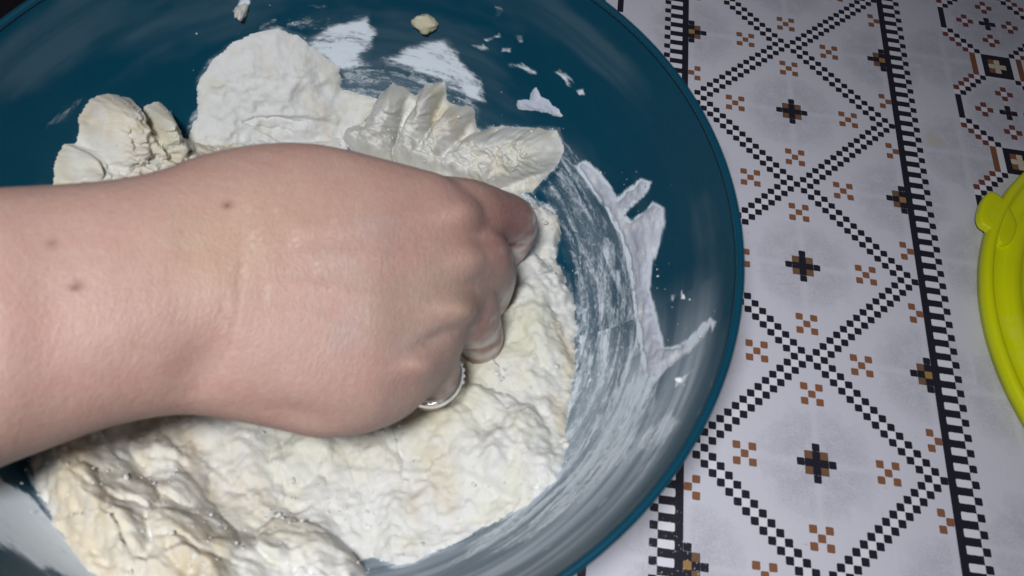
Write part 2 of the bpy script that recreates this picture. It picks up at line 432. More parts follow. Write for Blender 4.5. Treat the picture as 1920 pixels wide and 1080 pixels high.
TOPR = [(640,262),(650,240),(690,225),(700,200),(715,180),(738,156),(760,166),(778,182),(786,176),(800,160),(832,154),(836,188),(850,196),(886,202),(893,240),
 (905,248),(940,236),(985,240),(1045,246),(1058,280),(1046,308),(1020,332),(1000,360),(930,370),(800,345),(700,320)]
def film_density(Q, TH=None):
    d = np.zeros(len(Q)); Qn = Q
    for poly, dens, soft in FILM:
        lo = np.min(poly, 0) - soft * 1.2; hi = np.max(poly, 0) + soft * 1.2
        msk = ((Q > lo) & (Q < hi)).all(1)
        if not msk.any(): continue
        s = sst(-soft, soft, sdist(poly, Qn[msk])) * dens
        d[msk] = np.maximum(d[msk], s) + np.minimum(d[msk], s) * 0.25
    return np.clip(d, 0, 1)

nt = NT('teal_plastic_with_flour')
fa = nt.attr('flour').outputs['Fac']; hz = nt.attr('dust_sheen').outputs['Fac']
uv = nt.n('ShaderNodeUVMap', uv_map='wall').outputs[0]
tcb = nt.n('ShaderNodeTexCoord').outputs['Object']
n1 = nt.noise(nt.mapping(uv, (0.10, 0.62, 1)), 1.0, 7, 0.58, 0.8)
n2 = nt.noise(nt.mapping(uv, (0.6, 1.5, 1)), 1.1, 6, 0.68, 1.4)
nn = nt.math('ADD', nt.math('MULTIPLY', nt.math('SUBTRACT', n1, 0.5), 2.6), nt.math('MULTIPLY', nt.math('SUBTRACT', n2, 0.5), 1.7))
v = nt.math('ADD', nt.math('SUBTRACT', nt.math('MULTIPLY', fa, 1.9), 0.98), nn)
cover = nt.smooth(v, -0.25, 0.62)
gate = nt.smooth(fa, 0.04, 0.25)
cover = nt.math('MULTIPLY', cover, gate)
n3 = nt.noise(nt.mapping(uv, (0.035, 0.42, 1)), 1.0, 4, 0.5, 0.3)
veil = nt.math('MULTIPLY', nt.math('ADD', nt.math('MULTIPLY', nt.smooth(fa, 0.25, 0.7), 0.55), hz), nt.smooth(n3, 0.33, 0.62, 0.40, 1.0))
tot = nt.math('ADD', nt.math('MULTIPLY', cover, 0.88), nt.math('MULTIPLY', veil, 0.34), clamp=True)
spk = nt.smooth(nt.noise(nt.mapping(uv, (1.2, 3.0, 1)), 2.2, 3, 0.6), 0.71, 0.80)
tot = nt.math('MAXIMUM', tot, nt.math('MULTIPLY', spk, 0.22))
teal = nt.mix(nt.noise(tcb, 30, 2), (0.0002, 0.038, 0.070), (0.0003, 0.047, 0.083))
nt.l(nt.mix(tot, teal, (0.60, 0.67, 0.74)), nt.b.inputs['Base Color'])
nt.l(nt.smooth(tot, 0.05, 0.5, 0.36, 0.85), nt.b.inputs['Roughness'])
nt.b.inputs['Specular IOR Level'].default_value = 0.12
nt.bump(nt.math('ADD', nt.math('MULTIPLY', cover, 1.0), nt.math('MULTIPLY', n2, 0.4)), 0.6, 0.0005)
mat_bowl = nt.m
nt = NT('teal_plastic')
tcb = nt.n('ShaderNodeTexCoord').outputs['Object']
nt.l(nt.mix(nt.noise(tcb, 120, 3), (0.0002, 0.038, 0.070), (0.0003, 0.047, 0.083)), nt.b.inputs['Base Color'])
nt.b.inputs['Roughness'].default_value = 0.34; nt.b.inputs['Specular IOR Level'].default_value = 0.4
nt.bump(nt.noise(tcb, 500, 2), 0.08, 0.0003)
mat_teal = nt.m

bowl = empty('mixing_bowl', (BC[0], BC[1], 0))
tag(bowl, 'large teal blue plastic mixing bowl smeared with flour, holding the dough', 'mixing bowl')
NS, NTH = 330, 1400
P, N, SS, TH, rr = bowl_grid(NS, NTH)
inner = mesh_obj('bowl_interior', P, grid_faces(NS, NTH), mat_bowl); adopt(inner, bowl)
Q = proj(P)
# the hand wiped the flour round the wall, so the outlines wander a little along the wall
wb = np.stack([fbm(np.c_[TH * 9, SS * .5, 0 * SS], 4, 3), fbm(np.c_[TH * 9, SS * .5, 0 * SS + 9], 4, 7)], 1) * 16
dens = film_density(Q + wb)
dens = np.maximum(dens, 0.93 * sst(-9, 6, sdist(STRAND, Q + wb * .25)))
dens = np.maximum(dens, 0.62 * sst(-26, 2, sdist(MAIN, Q + wb * .7)))
dens = np.maximum(dens, 0.50 * sst(-16, 2, np.maximum(sdist(MOUND, Q + wb * .5), sdist(TOPR, Q + wb * .5))))
Rq = np.hypot(P[:, 0] - BC[0], P[:, 1] - BC[1])
vcol(inner, 'flour', dens, 'FLOAT')
dust_sheen_m = 0.01 + .15 * sst(.0, .45, fbm(np.c_[TH * 2.2, SS * .16, 0 * SS], 4, 15)) + 2.4 * sst(0.62, 0.96, np.cos(TH - math.radians(-46))) * sst(24, 34, Rq) * sst(39.5, 38.2, Rq) * (0.7 + .3 * fbm(np.c_[TH * 3, SS * .3, 0 * SS], 3, 5))  # patchy dust, plus bright haze and sheen painted onto the lower right wall
vcol(inner, 'dust_sheen', dust_sheen_m, 'FLOAT')
l = inner.data.uv_layers.new(name='wall')
li = np.zeros(len(inner.data.loops), np.int32); inner.data.loops.foreach_get('vertex_index', li)
uvw = np.c_[TH[li] * 34.0, SS[li]].reshape(-1, 4, 2)
big = (uvw[:, :, 0].max(1) - uvw[:, :, 0].min(1)) > 60
uvw[big] = np.where(uvw[big][:, :, :] * np.array([1, 0]) < 34 * math.pi, uvw[big] + np.array([34 * 2 * math.pi, 0]), uvw[big])
l.data.foreach_set('uv', uvw.astype(np.float32).ravel())

def lathe(name, prof, mat, centre, nseg=160, closed=False):
    prof = np.asarray(prof, float); th = np.linspace(0, 2 * math.pi, nseg, endpoint=False)
    V = np.stack([centre[0] + prof[:, 0][:, None] * np.cos(th), centre[1] + prof[:, 0][:, None] * np.sin(th), prof[:, 1][:, None] + 0 * th + (centre[2] if len(centre) > 2 else 0)], 2).reshape(-1, 3)
    n = len(prof); f = grid_faces(n, nseg)
    if closed:
        j = np.arange(nseg); j1 = (j + 1) % nseg
        f = np.r_[f, np.stack([(n - 1) * nseg + j, (n - 1) * nseg + j1, j1, j], 1)]
    return mesh_obj(name, V, f[:, ::-1], mat)
sq = np.linspace(0, L, 60); q = cubic(sq); q1 = cubic(np.minimum(sq + .05, L)); q0 = cubic(np.maximum(sq - .05, 0))
t = q1 - q0; t /= np.hypot(*t.T)[:, None]; nr = np.stack([-t[:, 1], t[:, 0]], 1)
out = q - nr * 0.75; out[:, 1] = np.maximum(out[:, 1], 0.55); out[0, 0] = 0
o = lathe('bowl_body', out[:, :], mat_teal, BC, 200); adopt(o, bowl)
o = lathe('foot_ring', [(17.2, 0.9), (17.0, 0.05), (18.4, 0.05), (18.6, 0.9)], mat_teal, BC, 120); adopt(o, bowl)
a = np.linspace(0, 2 * math.pi, 18, endpoint=False)
o = lathe('rim', np.c_[40.15 + 0.42 * np.cos(a), 27.8 + 0.40 * np.sin(a)], mat_teal, BC, 260, closed=True); adopt(o, bowl)

# ------------------------------------------------------------------ dough and flour
def dough_material(name, spot):
    nt = NT(name)
    c = nt.attr('tint').outputs['Color']; p = nt.n('ShaderNodeTexCoord').outputs['Object']
    g = nt.noise(p, 160, 6, 0.7); g2 = nt.noise(p, 900, 4, 0.7)
    col = nt.mix(nt.smooth(g, 0.45, 0.72, 0, spot), c, (0.68, 0.68, 0.68))
    col = nt.mix(nt.smooth(g2, 0.62, 0.75, 0, 0.25), col, (0.45, 0.40, 0.30))
    nt.l(col, nt.b.inputs['Base Color']); nt.b.inputs['Roughness'].default_value = 0.75
    nt.b.inputs['Specular IOR Level'].default_value = 0.25
    nt.b.inputs['Subsurface Weight'].default_value = 0.12; nt.b.inputs['Subsurface Radius'].default_value = (0.004, 0.003, 0.002)
    nt.b.inputs['Subsurface Scale'].default_value = 0.5
    nt.bump(nt.math('ADD', nt.math('MULTIPLY', g, 0.9), nt.math('MULTIPLY', g2, 0.55)), 0.42, 0.0009)
    return nt.m
mat_dough = dough_material('shaggy_dough', 0.55)
mat_flour = dough_material('packed_flour', 0.8)

def ridge(Q, caps):
    """caps: (x0,y0,x1,y1,r0,r1,height) finger-like clumps"""
    h = np.zeros(len(Q))
    for x0, y0, x1, y1, r0, r1, H in caps:
        a = np.array([x0, y0]); e = np.array([x1 - x0, y1 - y0]); wv = Q - a
        t = np.clip((wv @ e) / (e @ e), 0, 1); d = np.hypot(*(wv - t[:, None] * e).T)
        r = r0 + (r1 - r0) * t
        hh = H * np.sqrt(np.clip(1 - (d / r) ** 2, 0, 1))
        h = np.maximum(h, hh) + 0.12 * np.minimum(h, hh)
    return h

def patch(name, poly, fn, mat, step=0.26, warp=6.0, srange=(0, None), wfreq=0.5, seed=1, up=0.0):
    s0, s1 = srange; s1 = s1 or L - 0.4
    ns = int((s1 - s0) / step); nth = int(2 * math.pi * 33 / step)
    P, N, SS, TH, rr = bowl_grid(ns, nth, s0, s1)
    Q = proj(P)
    w1 = np.stack([fbm(P * wfreq, 4, seed, .6), fbm(P * wfreq + 31, 4, seed + 11, .6)], 1) * warp
    d = sdist(poly, Q + w1)
    keep = d > -3
    t = np.full(len(P), -1.0)
    t[keep] = fn(P[keep], Q[keep], d[keep], w1[keep])
    t = np.where(d < 0, -0.05, t)
    f = grid_faces(ns, nth); f = f[(t[f] > 0).any(1)]
    used = np.unique(f); remap = np.full(len(P), -1); remap[used] = np.arange(len(used))
    Dn = N[used] * (1 - up) + np.array([0, 0, up]); Dn /= np.linalg.norm(Dn, axis=1)[:, None]
    P = P[used] + Dn * (t[used][:, None] - 0.02); f = remap[f]
    o = mesh_obj(name, P, f, mat)
    return o, P, Q[used], t[used]

def edge(d, wpx): return np.sqrt(np.clip(d / wpx, 0, 1) * (2 - np.clip(d / wpx, 0, 1)))

def main_t(P, Q, d, w1):
    # clumps are dragged round the bowl by the kneading hand
    rel = P[:, :2] - BC; rad_ = np.hypot(*rel.T) + 1e-6; ang = np.arctan2(rel[:, 1], rel[:, 0])
    ca_, sa_ = math.cos(math.radians(-62)), math.sin(math.radians(-62))
    E = np.c_[(P[:, 0] * ca_ + P[:, 1] * sa_) * .13, (-P[:, 0] * sa_ + P[:, 1] * ca_) * .26, P[:, 2] * .15]
    wv = np.stack([fbm(P * .16 + 9 * k_, 3, 21 + k_) for k_ in range(3)], 1) * .6
    F1, F2, ID = worley(E + wv, 4)
    G1, G2, ID2 = worley(P * .42 + fbm(P * .5, 3, 51)[:, None] * .6, 9)
    clump = np.exp(-F1 ** 2 * 2.6) * (0.35 + ID)
    small = np.clip(1 - G1 ** 2 * 1.5, 0, 1) * (0.3 + ID2)
    base = 4.4 * sst(-25, 95, d) + 0.25 * sst(0, 8, d) - .1
    rough = 0.55 + 0.30 * sst(760, 300, Q[:, 0])
    crumbs = np.exp(-worley(P * 1.05 + fbm(P * .8, 2, 6)[:, None], 29)[0] ** 2 * 4)
    t = base + (clump * 2.0 * rough + small * 0.3 * rough + fbm(P * .30, 3, 8) * 1.0) * sst(0, 70, d) + (crumbs * .10 + fbm(P * 1.6, 3, 88) * 0.20) * (.5 + sst(-.2, .4, fbm(P * .2, 2, 93))) * sst(0, 14, d)
    t += ridge(Q + w1, [(860,690,905,690,24,20,1.4),(960,420,1030,440,34,34,2.2),(950,500,1030,560,36,38,1.6),(990,600,1040,680,40,30,1.4),(780,800,960,860,80,80,1.6),
        (170,930,240,1010,75,70,1.5),(330,990,400,1060,70,60,1.5),(540,1050,640,1075,46,40,2.0),(560,900,600,860,40,40,.9),(300,880,330,900,36,36,1.1)])
    return t
def tintf(P, Q, seed=3, warm=None):
    cream = np.array([0.59, 0.52, 0.39]); white = np.array([0.675, 0.675, 0.645]); green = np.array([0.64, 0.63, 0.50])
    ca_, sa_ = math.cos(math.radians(-62)), math.sin(math.radians(-62))
    E = np.c_[(P[:, 0] * ca_ + P[:, 1] * sa_) * .10, (-P[:, 0] * sa_ + P[:, 1] * ca_) * .26, P[:, 2] * .15]
    n = fbm(E, 4, seed) * 1.5; n2 = fbm(P * .3 + 5, 4, seed + 4)
    wv = sst(700, 250, Q[:, 0]) * .75 if warm is None else warm
    k = np.clip(wv + n * .9, 0, 1)[:, None]
    c = white * (1 - k) + cream * k
    g = sst(.05, .5, n2)[:, None] * .5
    c = c * (1 - g) + green * g
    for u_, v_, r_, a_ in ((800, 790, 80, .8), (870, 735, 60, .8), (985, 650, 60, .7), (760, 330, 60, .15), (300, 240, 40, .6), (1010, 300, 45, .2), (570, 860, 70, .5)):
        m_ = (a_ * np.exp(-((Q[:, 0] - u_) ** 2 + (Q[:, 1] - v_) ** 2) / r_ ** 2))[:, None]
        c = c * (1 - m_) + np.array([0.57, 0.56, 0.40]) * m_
    return c * (0.97 + 0.06 * fbm(P * .8, 3, seed + 8)[:, None])
dough, P, Q, t = patch('dough', MAIN, main_t, mat_dough, warp=11, wfreq=.7, srange=(0, 50), up=0.72)
vcol(dough, 'tint', tintf(P, Q)); CRUMB_SRC = [(P, Q, 1500)]
tag(dough, 'big shaggy mass of pale wet dough and flour filling the bowl under the hand', 'dough')

LEFT = [(100,345),(104,305),(120,272),(146,266),(150,220),(170,188),(205,174),(240,186),(262,222),(272,196),(300,190),(320,212),(340,258),(380,268),(420,280),(420,330),(300,380),(120,390)]
def left_t(P, Q, d, w1):
    r = ridge(Q + w1 * 1.4, [(205,215,220,330,52,70,6.4),(290,222,300,330,30,60,5.6),(130,305,200,340,34,50,4.6),(350,295,400,310,38,34,4.2),(240,250,260,300,34,40,5.8)])
    G1, G2, I = worley(P * .30 + np.stack([fbm(P * .3 + 7 * k_, 3, 5 + k_) for k_ in range(3)], 1) * .9, 19)
    H1 = worley(P * .8 + fbm(P * .7, 2, 6)[:, None] * .6, 49)[0]
    return (1.4 + r * .62 + np.exp(-G1 ** 2 * 3) * 2.0 * (0.4 + I) + np.exp(-H1 ** 2 * 3) * .55 + fbm(P * .45, 3, 8) * 1.3 + fbm(P * 1.5, 3, 18) * .22) * edge(d, 40)
o, P, Q, t = patch('dough_clump', LEFT, left_t, mat_dough, warp=9, srange=(14, 46), step=.16)
vcol(o, 'tint', tintf(P, Q, 13, .62)); CRUMB_SRC.append((P, Q, 110))
tag(o, 'ragged cream dough clump with two humps on the dark left wall above the forearm', 'dough clump', 'dough clumps on the bowl wall')

def topr_t(P, Q, d, w1):
    r = ridge(Q + w1 * 1.2, [(742,170,700,310,27,42,6.6),(814,168,772,300,19,30,6.2),(868,212,805,320,24,34,5.8),(915,262,840,330,24,34,4.2),(1010,280,880,340,42,44,4.6),(960,262,900,300,26,30,4.6),(665,258,690,310,24,30,3.6)])
    st = fbm(np.c_[(Q[:, 0] + Q[:, 1] * .45) * .055, (Q[:, 1] - Q[:, 0] * .45) * .013, P[:, 2] * .1], 3, 31)
    cr = np.exp(-worley(P * .7 + fbm(P * .6, 2, 6)[:, None], 39)[0] ** 2 * 3)
    G1, G2, I = worley(P * .34 + np.stack([fbm(P * .3 + 7 * k_, 3, 5 + k_) for k_ in range(3)], 1) * .9, 59)
    return (0.8 + r * .85 + np.exp(-G1 ** 2 * 3) * 1.0 * (.3 + I) + st * .5 + cr * .6 + fbm(P * .5, 3, 28) * .8 + fbm(P * 1.5, 3, 8) * .25) * edge(d, 30)
o, P, Q, t = patch('dough_clump', TOPR, topr_t, mat_dough, warp=4, srange=(8, 46), step=.16)
vcol(o, 'tint', tintf(P, Q, 23, .12)); CRUMB_SRC.append((P, Q, 160))
tag(o, 'white floury dough clump with finger shaped lobes behind the knuckles', 'dough clump', 'dough clumps on the bowl wall')

def mound_t(P, Q, d, w1):
    t = 2.6 * sst(-20, 95, d) + 0.2 + (fbm(P * .22, 3, 41) * 1.5 + fbm(P * .6, 3, 42) * .5) * sst(0, 50, d) + fbm(P * 1.4, 3, 44) * .16
    sl = sdist([(450,222),(500,214),(560,216),(640,232),(640,275),(520,268),(475,240)], Q + w1 * .8)
    t -= 0.55 * sst(-3, 4, sl)
    ck = sdline([(450,222),(470,216),(505,216),(540,222),(560,226)], Q + w1 * 1.0); t -= .5 * sst(3.5, 0, ck)
    ck = sdline([(480,236),(505,240),(520,236),(545,246)], Q + w1 * 1.0); t -= .4 * sst(3, 0, ck)
    ck = sdline([(500,250),(520,262),(530,268)], Q + w1 * 1.0); t -= .3 * sst(3, 0, ck)
    return np.maximum(t * edge(d, 10), 0.03)
o, P, Q, t = patch('flour_mound', MOUND, mound_t, mat_flour, warp=13, srange=(14, 47), step=.18, wfreq=.28)
vcol(o, 'tint', tintf(P, Q, 33, -.35) * np.array([.96, .97, 1.0]))
tag(o, 'smooth rounded mound of white flour packed against the far bowl wall', 'flour')

def thin_t(P, Q, d, w1):
    rel = P[:, :2] - BC; ang = np.arctan2(rel[:, 1], rel[:, 0])
    st = fbm(np.c_[ang * 14, np.hypot(*rel.T) * 1.4, P[:, 2] * 1.0], 4, 61)
    return np.where(d > -2, (0.28 + .20 * st) * sst(-1, 9, d) + .10 * fbm(P * 1.5, 3, 3) - .03, -1)
o, P, Q, t = patch('flour_smear', STRAND, lambda P, Q, d, w: thin_t(P, Q, d - 4 - 5 * fbm(P * .5, 2, 4), w), mat_flour, warp=5, srange=(14, 47), step=.17, wfreq=.7)
vcol(o, 'tint', np.tile([0.47, 0.51, 0.60], (len(P), 1)) * (0.9 + .25 * fbm(P * .6, 3, 9)[:, None]))
tag(o, 'long branching smear of white flour paste down the right wall of the bowl', 'flour smear', 'flour smears on the bowl wall')
TWIST = [(968,196),(972,188),(990,184),(996,166),(1008,162),(1016,180),(1030,188),(1048,202),(1056,218),(1040,220),(1018,212),(990,208),(970,206)]
o, P, Q, t = patch('flour_smear', TWIST, thin_t, mat_flour, warp=4, srange=(14, 47), step=.15, wfreq=.9)
vcol(o, 'tint', np.tile([0.45, 0.50, 0.60], (len(P), 1)))
tag(o, 'small twisted scrap of flour paste alone on the blue wall above the biggest lobe', 'flour smear', 'flour smears on the bowl wall')

# crumbs: icospheres bent by noise, sitting on the bowl wall where the ray meets it
def wall_hit(u, v):
    P, N, SS, TH, rr = HIT
    k = ((proj(P) - np.array([u, v])) ** 2).sum(1).argmin()
    return P[k], N[k]
HIT = bowl_grid(160, 500)
def crumb(u, v, r, tint, mat, label, sq=(1.3, .8, .7), seed=0):
    c, n = wall_hit(u, v); c = c + n * r * .45
    nu, nv = 24, 14
    ph = np.linspace(0.001, math.pi - .001, nv); th = np.linspace(0, 2 * math.pi, nu, endpoint=False)
    A, B = np.meshgrid(ph, th, indexing='ij')
    d = np.stack([np.sin(A) * np.cos(B), np.sin(A) * np.sin(B), np.cos(A)], 2).reshape(-1, 3)
    V = c + d * np.array(sq) * r * (1 + .45 * fbm(d * 1.6 + seed * 7.7, 3, seed))[:, None]
    o = mesh_obj('dough_crumb', V, grid_faces(nv, nu)[:, ::-1], mat)
    vcol(o, 'tint', np.tile(tint, (len(V), 1)))
    tag(o, label, 'crumb', 'crumbs stuck to the bowl wall'); return o
crumb(803, 41, 1.25, (0.50, 0.47, 0.33), mat_dough, 'cream dough crumb alone on the dark wall at the top centre', (1.3, 1.0, .8), 3)
crumb(455, 17, .85, (0.5, 0.5, 0.47), mat_flour, 'pale elongated flour crumb near the top edge, left of the mound', (.8, 1.9, .8), 5)
crumb(1283, 557, .22, (0.7, 0.7, 0.7), mat_flour, 'tiny white fleck on the clean blue wall right of the long smear', (.7, 1.3, .7), 7)
crumb(1274, 712, .35, (0.7, 0.7, 0.7), mat_flour, 'small white drop shaped fleck below the fork of the long smear', (1.1, .8, .6), 8)
crumb(895, 700, 1.5, (0.62, 0.60, 0.52), mat_dough, 'small glossy dough crumb lying beside the silver ring', (1.1, 1.0, 2.4), 11)

# loose flour crumbs lying over the dough and its edges
rng = np.random.RandomState(5)
nu, nv = 7, 5
A, B_ = np.meshgrid(np.linspace(0.02, math.pi - .02, nv), np.linspace(0, 2 * math.pi, nu, endpoint=False), indexing='ij')
D0 = np.stack([np.sin(A) * np.cos(B_), np.sin(A) * np.sin(B_), np.cos(A)], 2).reshape(-1, 3); F0 = grid_faces(nv, nu)[:, ::-1]
pts = []
for PP, QQ, cnt in CRUMB_SRC:
    wgt = np.clip(fbm(PP * .25, 3, 77) + .12, 0, 1) ** 1.5 + .01; idx = rng.choice(len(PP), cnt, p=wgt / wgt.sum()); pts.append(PP[idx])
PW, NW, SW, TW, _ = HIT; QW = proj(PW)
near = np.zeros(len(PW))
for pl in (MAIN, MOUND, TOPR, STRAND):
    dd_ = sdist(pl, QW); near = np.maximum(near, np.exp(-np.clip(-dd_, 0, None) / 14) * (dd_ < 0))
near = near * (PW[:, 0] > -84) + 1e-4
idx = rng.choice(len(PW), 420, p=near / near.sum()); pts.append(PW[idx] + rng.normal(0, .35, (420, 3)) * np.array([1, 1, .1]))
pts = np.concatenate(pts); rad_c = np.minimum(.065 * np.exp(rng.normal(0, .6, len(pts))) + .03, .40); rad_c[-420:] *= .6
Vc = []; Fc_ = []
for k_, (p_, r_) in enumerate(zip(pts, rad_c)):
    Vc.append(p_ + D0 * r_ * (rng.uniform(.45, 1.45, (len(D0), 1))) * rng.uniform(.7, 1.4, 3)); Fc_.append(F0 + k_ * len(D0))
Vc = np.concatenate(Vc)
o = mesh_obj('flour_crumbs', Vc, np.concatenate(Fc_), mat_flour)
tn = np.repeat(rng.uniform(.82, 1.0, (len(pts), 1)), len(D0), 0); vcol(o, 'tint', np.array([.72, .71, .66]) * tn)
tag(o, 'fine loose flour crumbs scattered over the dough and along its edges', 'crumbs', kind='stuff')

# ------------------------------------------------------------------ person: forearm and kneading fist
T = [(-420,400,57),(-280,392,59),(-140,382,61.5),(0,371,64),(100,362,66),(205,350,67.5),(300,328,69),(360,304,70.5),(430,286,72),(500,275,73),(570,273,74),(640,283,75),(710,300,76),(782,318,77.5),(840,336,79),(885,372,80.3),(912,424,81.5)]
B = [(-420,1040,51),(-285,995,53),(-145,935,55.5),(-5,876,58),(95,838,60.5),(198,802,62.5),(292,782,64.5),(360,778,66),(440,790,67),(520,806,68),(590,822,69),(650,820,70),(705,808,71),(755,786,73),(805,744,74.8),(850,690,77),(880,628,79)]
HB = [9.6,9.4,9.2,8.9,8.4,7.8,7.2,6.9,6.6,6.3,6.1,6.0,5.9,5.7,5.4,4.9,4.2]
secs = []
for (tu, tv, td), (bu, bv, bd), hb in zip(T, B, HB):
    a = atd(tu, tv, td); b = atd(bu, bv, bd); secs.append((a, b, hb))
# densify the stations with Catmull-Rom
arr = np.array([np.r_[a, b, h] for a, b, h in secs])
def catmull(A, k=6):
    out = []
    n = len(A)
    for i in range(n - 1):
        p0 = A[max(i - 1, 0)]; p1 = A[i]; p2 = A[i + 1]; p3 = A[min(i + 2, n - 1)]
        for u in np.linspace(0, 1, k, endpoint=False):
            out.append(.5 * ((2 * p1) + (-p0 + p2) * u + (2 * p0 - 5 * p1 + 4 * p2 - p3) * u * u + (-p0 + 3 * p1 - 3 * p2 + p3) * u ** 3))
    out.append(A[-1]); return np.array(out)
D = catmull(arr)
# rounded front of the fist
last = D[-1]; ca = (last[:3] + last[3:6]) / 2; ax = (D[-1][:6].reshape(2, 3).mean(0) - D[-8][:6].reshape(2, 3).mean(0)); ax /= np.linalg.norm(ax)
for q, k in ((.8, .93), (1.5, .8), (2.1, .6), (2.5, .3), (2.6, .05)):
    D = np.r_[D, [np.r_[ca + (last[:3] - ca) * k + ax * q, ca + (last[3:6] - ca) * k + ax * q, last[6] * k]]]
first = D[0]; cf = (first[:3] + first[3:6]) / 2
D = np.r_[[np.r_[cf + (first[:3] - cf) * .05 - np.array([2, 0, 0]), cf + (first[3:6] - cf) * .05 - np.array([2, 0, 0]), .4]], D]
nphi = 56; ph = np.linspace(0, 2 * math.pi, nphi, endpoint=False)
cs = np.sign(np.cos(ph)) * np.abs(np.cos(ph)) ** .9; sn = np.sign(np.sin(ph)) * np.abs(np.sin(ph)) ** .9
Vs = []
for r_ in D:
    a = r_[:3]; b = r_[3:6]; c = (a + b) / 2; wv = (a - b) / 2; n = CAM - c; n -= wv * (n @ wv) / (wv @ wv); n /= np.linalg.norm(n)
    Vs.append(c + cs[:, None] * wv + sn[:, None] * n * r_[6])
parts_V = [np.concatenate(Vs)]; parts_F = [grid_faces(len(D), nphi)]
def add_tube(pts, radii, n=20):
    """a tapering limb: rings along a smoothed path with round ends"""
    A = catmull(np.c_[np.array(pts), np.array(radii)], 6)
    p = A[:, :3]; r = A[:, 3]
    tg = np.gradient(p, axis=0); tg /= np.linalg.norm(tg, axis=1)[:, None]
    P0 = [p[0] - tg[0] * r[0] * k for k in (1.0, .92, .7, .38)]; R0 = [r[0] * k for k in (.03, .4, .72, .93)]
    P1 = [p[-1] + tg[-1] * r[-1] * k for k in (.38, .7, .92, 1.0)]; R1 = [r[-1] * k for k in (.93, .72, .4, .03)]
    p = np.r_[P0, p, P1]; r = np.r_[R0, r, R1]; tg = np.r_[[tg[0]] * 4, tg, [tg[-1]] * 4]
    up = np.array([.13, .9, .41]); out = []
    for q, rr_, t_ in zip(p, r, tg):
        s_ = np.cross(t_, up); s_ /= np.linalg.norm(s_); up2 = np.cross(s_, t_)
        an = np.linspace(0, 2 * math.pi, n, endpoint=False)
        out.append(q + rr_ * (np.cos(an)[:, None] * s_ + np.sin(an)[:, None] * up2))
    parts_F.append(grid_faces(len(p), n) + sum(len(v) for v in parts_V)); parts_V.append(np.concatenate(out))
# index finger: knuckle, middle joint poking out to the right, end joint, tip
add_tube([atd(800,390,79), atd(872,398,81), atd(925,405,85), atd(965,418,90), atd(952,462,94), atd(918,498,96)], [3.4, 3.6, 3.1, 2.75, 2.5, 2.0])
add_tube([atd(830,480,78), atd(890,484,80.5), atd(915,515,86), atd(908,560,92), atd(880,585,97), atd(850,590,98)], [3.4, 3.7, 3.2, 2.9, 2.6, 2.1])
add_tube([atd(800,575,78), atd(866,574,80.5), atd(888,606,85), atd(898,640,90), atd(878,664,94), atd(850,668,96)], [3.4, 3.6, 3.1, 2.8, 2.5, 2.0])
add_tube([atd(740,680,76), atd(796,676,78), atd(808,706,82.5), atd(800,735,88), atd(770,745,92), atd(745,735,93)], [3.2, 3.3, 3.05, 2.7, 2.3, 1.8])
# thumb: leaves the side of the palm near the wrist and folds under the index finger
add_tube([atd(540,370,80), atd(640,385,84), atd(740,395,89), atd(820,420,94), atd(868,450,98)], [4.6, 4.6, 3.6, 3.3, 2.5])
# heel of the hand and palm pads
add_tube([atd(560,660,76), atd(680,680,77)], [6.0, 5.2])
add_tube([atd(560,430,80), atd(660,440,82)], [6.0, 5.4])

arm = mesh_obj('forearm_and_hand', np.concatenate(parts_V), np.concatenate(parts_F), None)
md = arm.modifiers.new('remesh', 'REMESH'); md.mode = 'VOXEL'; md.voxel_size = 0.42 * S; md.use_smooth_shade = True
md = arm.modifiers.new('smooth', 'SMOOTH'); md.factor = 0.6; md.iterations = 9
dg = bpy.context.evaluated_depsgraph_get()
me2 = bpy.data.meshes.new_from_object(arm.evaluated_get(dg))
arm.modifiers.clear(); old = arm.data; arm.data = me2; bpy.data.meshes.remove(old)
me = arm.data; me.name = 'forearm_and_hand'
nv = len(me.vertices); X = np.zeros(nv * 3, np.float32); me.vertices.foreach_get('co', X); X = X.reshape(-1, 3).astype(float) / S
Nn = np.zeros(nv * 3, np.float32); me.vertices.foreach_get('normal', Nn); Nn = Nn.reshape(-1, 3).astype(float)
view = CAM - X; view /= np.linalg.norm(view, axis=1)[:, None]; facing = sst(.0, .45, (Nn * view).sum(1))
Q = proj(X)
def g(u, v, ru, rv=None, ang=0):
    rv = rv or ru; a = math.radians(ang); du = Q[:, 0] - u; dv = Q[:, 1] - v
    x = du * math.cos(a) + dv * math.sin(a); y = -du * math.sin(a) + dv * math.cos(a)
    return np.exp(-(x / ru) ** 2 - (y / rv) ** 2)
disp = np.zeros(nv)
for u, v, a_ in ((868,400,.95),(888,488,.95),(858,582,1.25),(790,684,.95)): disp += a_ * g(u, v, 40, 30)
for u, v, an, a_ in ((880,444,10,.35),(868,540,-12,.3),(810,640,-30,.4),(840,345,0,.0)): disp -= a_ * g(u, v, 60, 13, an)
for line, a_ in (([(560,430),(700,415),(850,400)],.10),([(570,480),(720,480),(870,488)],.13),([(570,540),(700,560),(845,580)],.15),([(560,590),(680,630),(775,680)],.10)):
    disp += a_ * np.exp(-(sdline(line, Q) / 17) ** 2)
wr = sdline([(452,440),(448,520),(444,590),(432,640),(408,690),(372,738)], Q)
disp -= .13 * np.exp(-(wr / 4.5) ** 2)
disp -= .08 * np.exp(-(sdline([(420,560),(412,640),(388,700),(352,742)], Q) / 8.0) ** 2)
disp -= .6 * g(380, 690, 60, 40, -60)
disp += .35 * g(390, 540, 70, 80)                      # wrist bone
disp -= .45 * g(560, 780, 80, 25, 8)
disp += .25 * fbm(X * .12, 3, 5) 
fine = np.exp(-((Q[:, 0] - 540) / 120) ** 2 - ((Q[:, 1] - 480) / 90) ** 2)
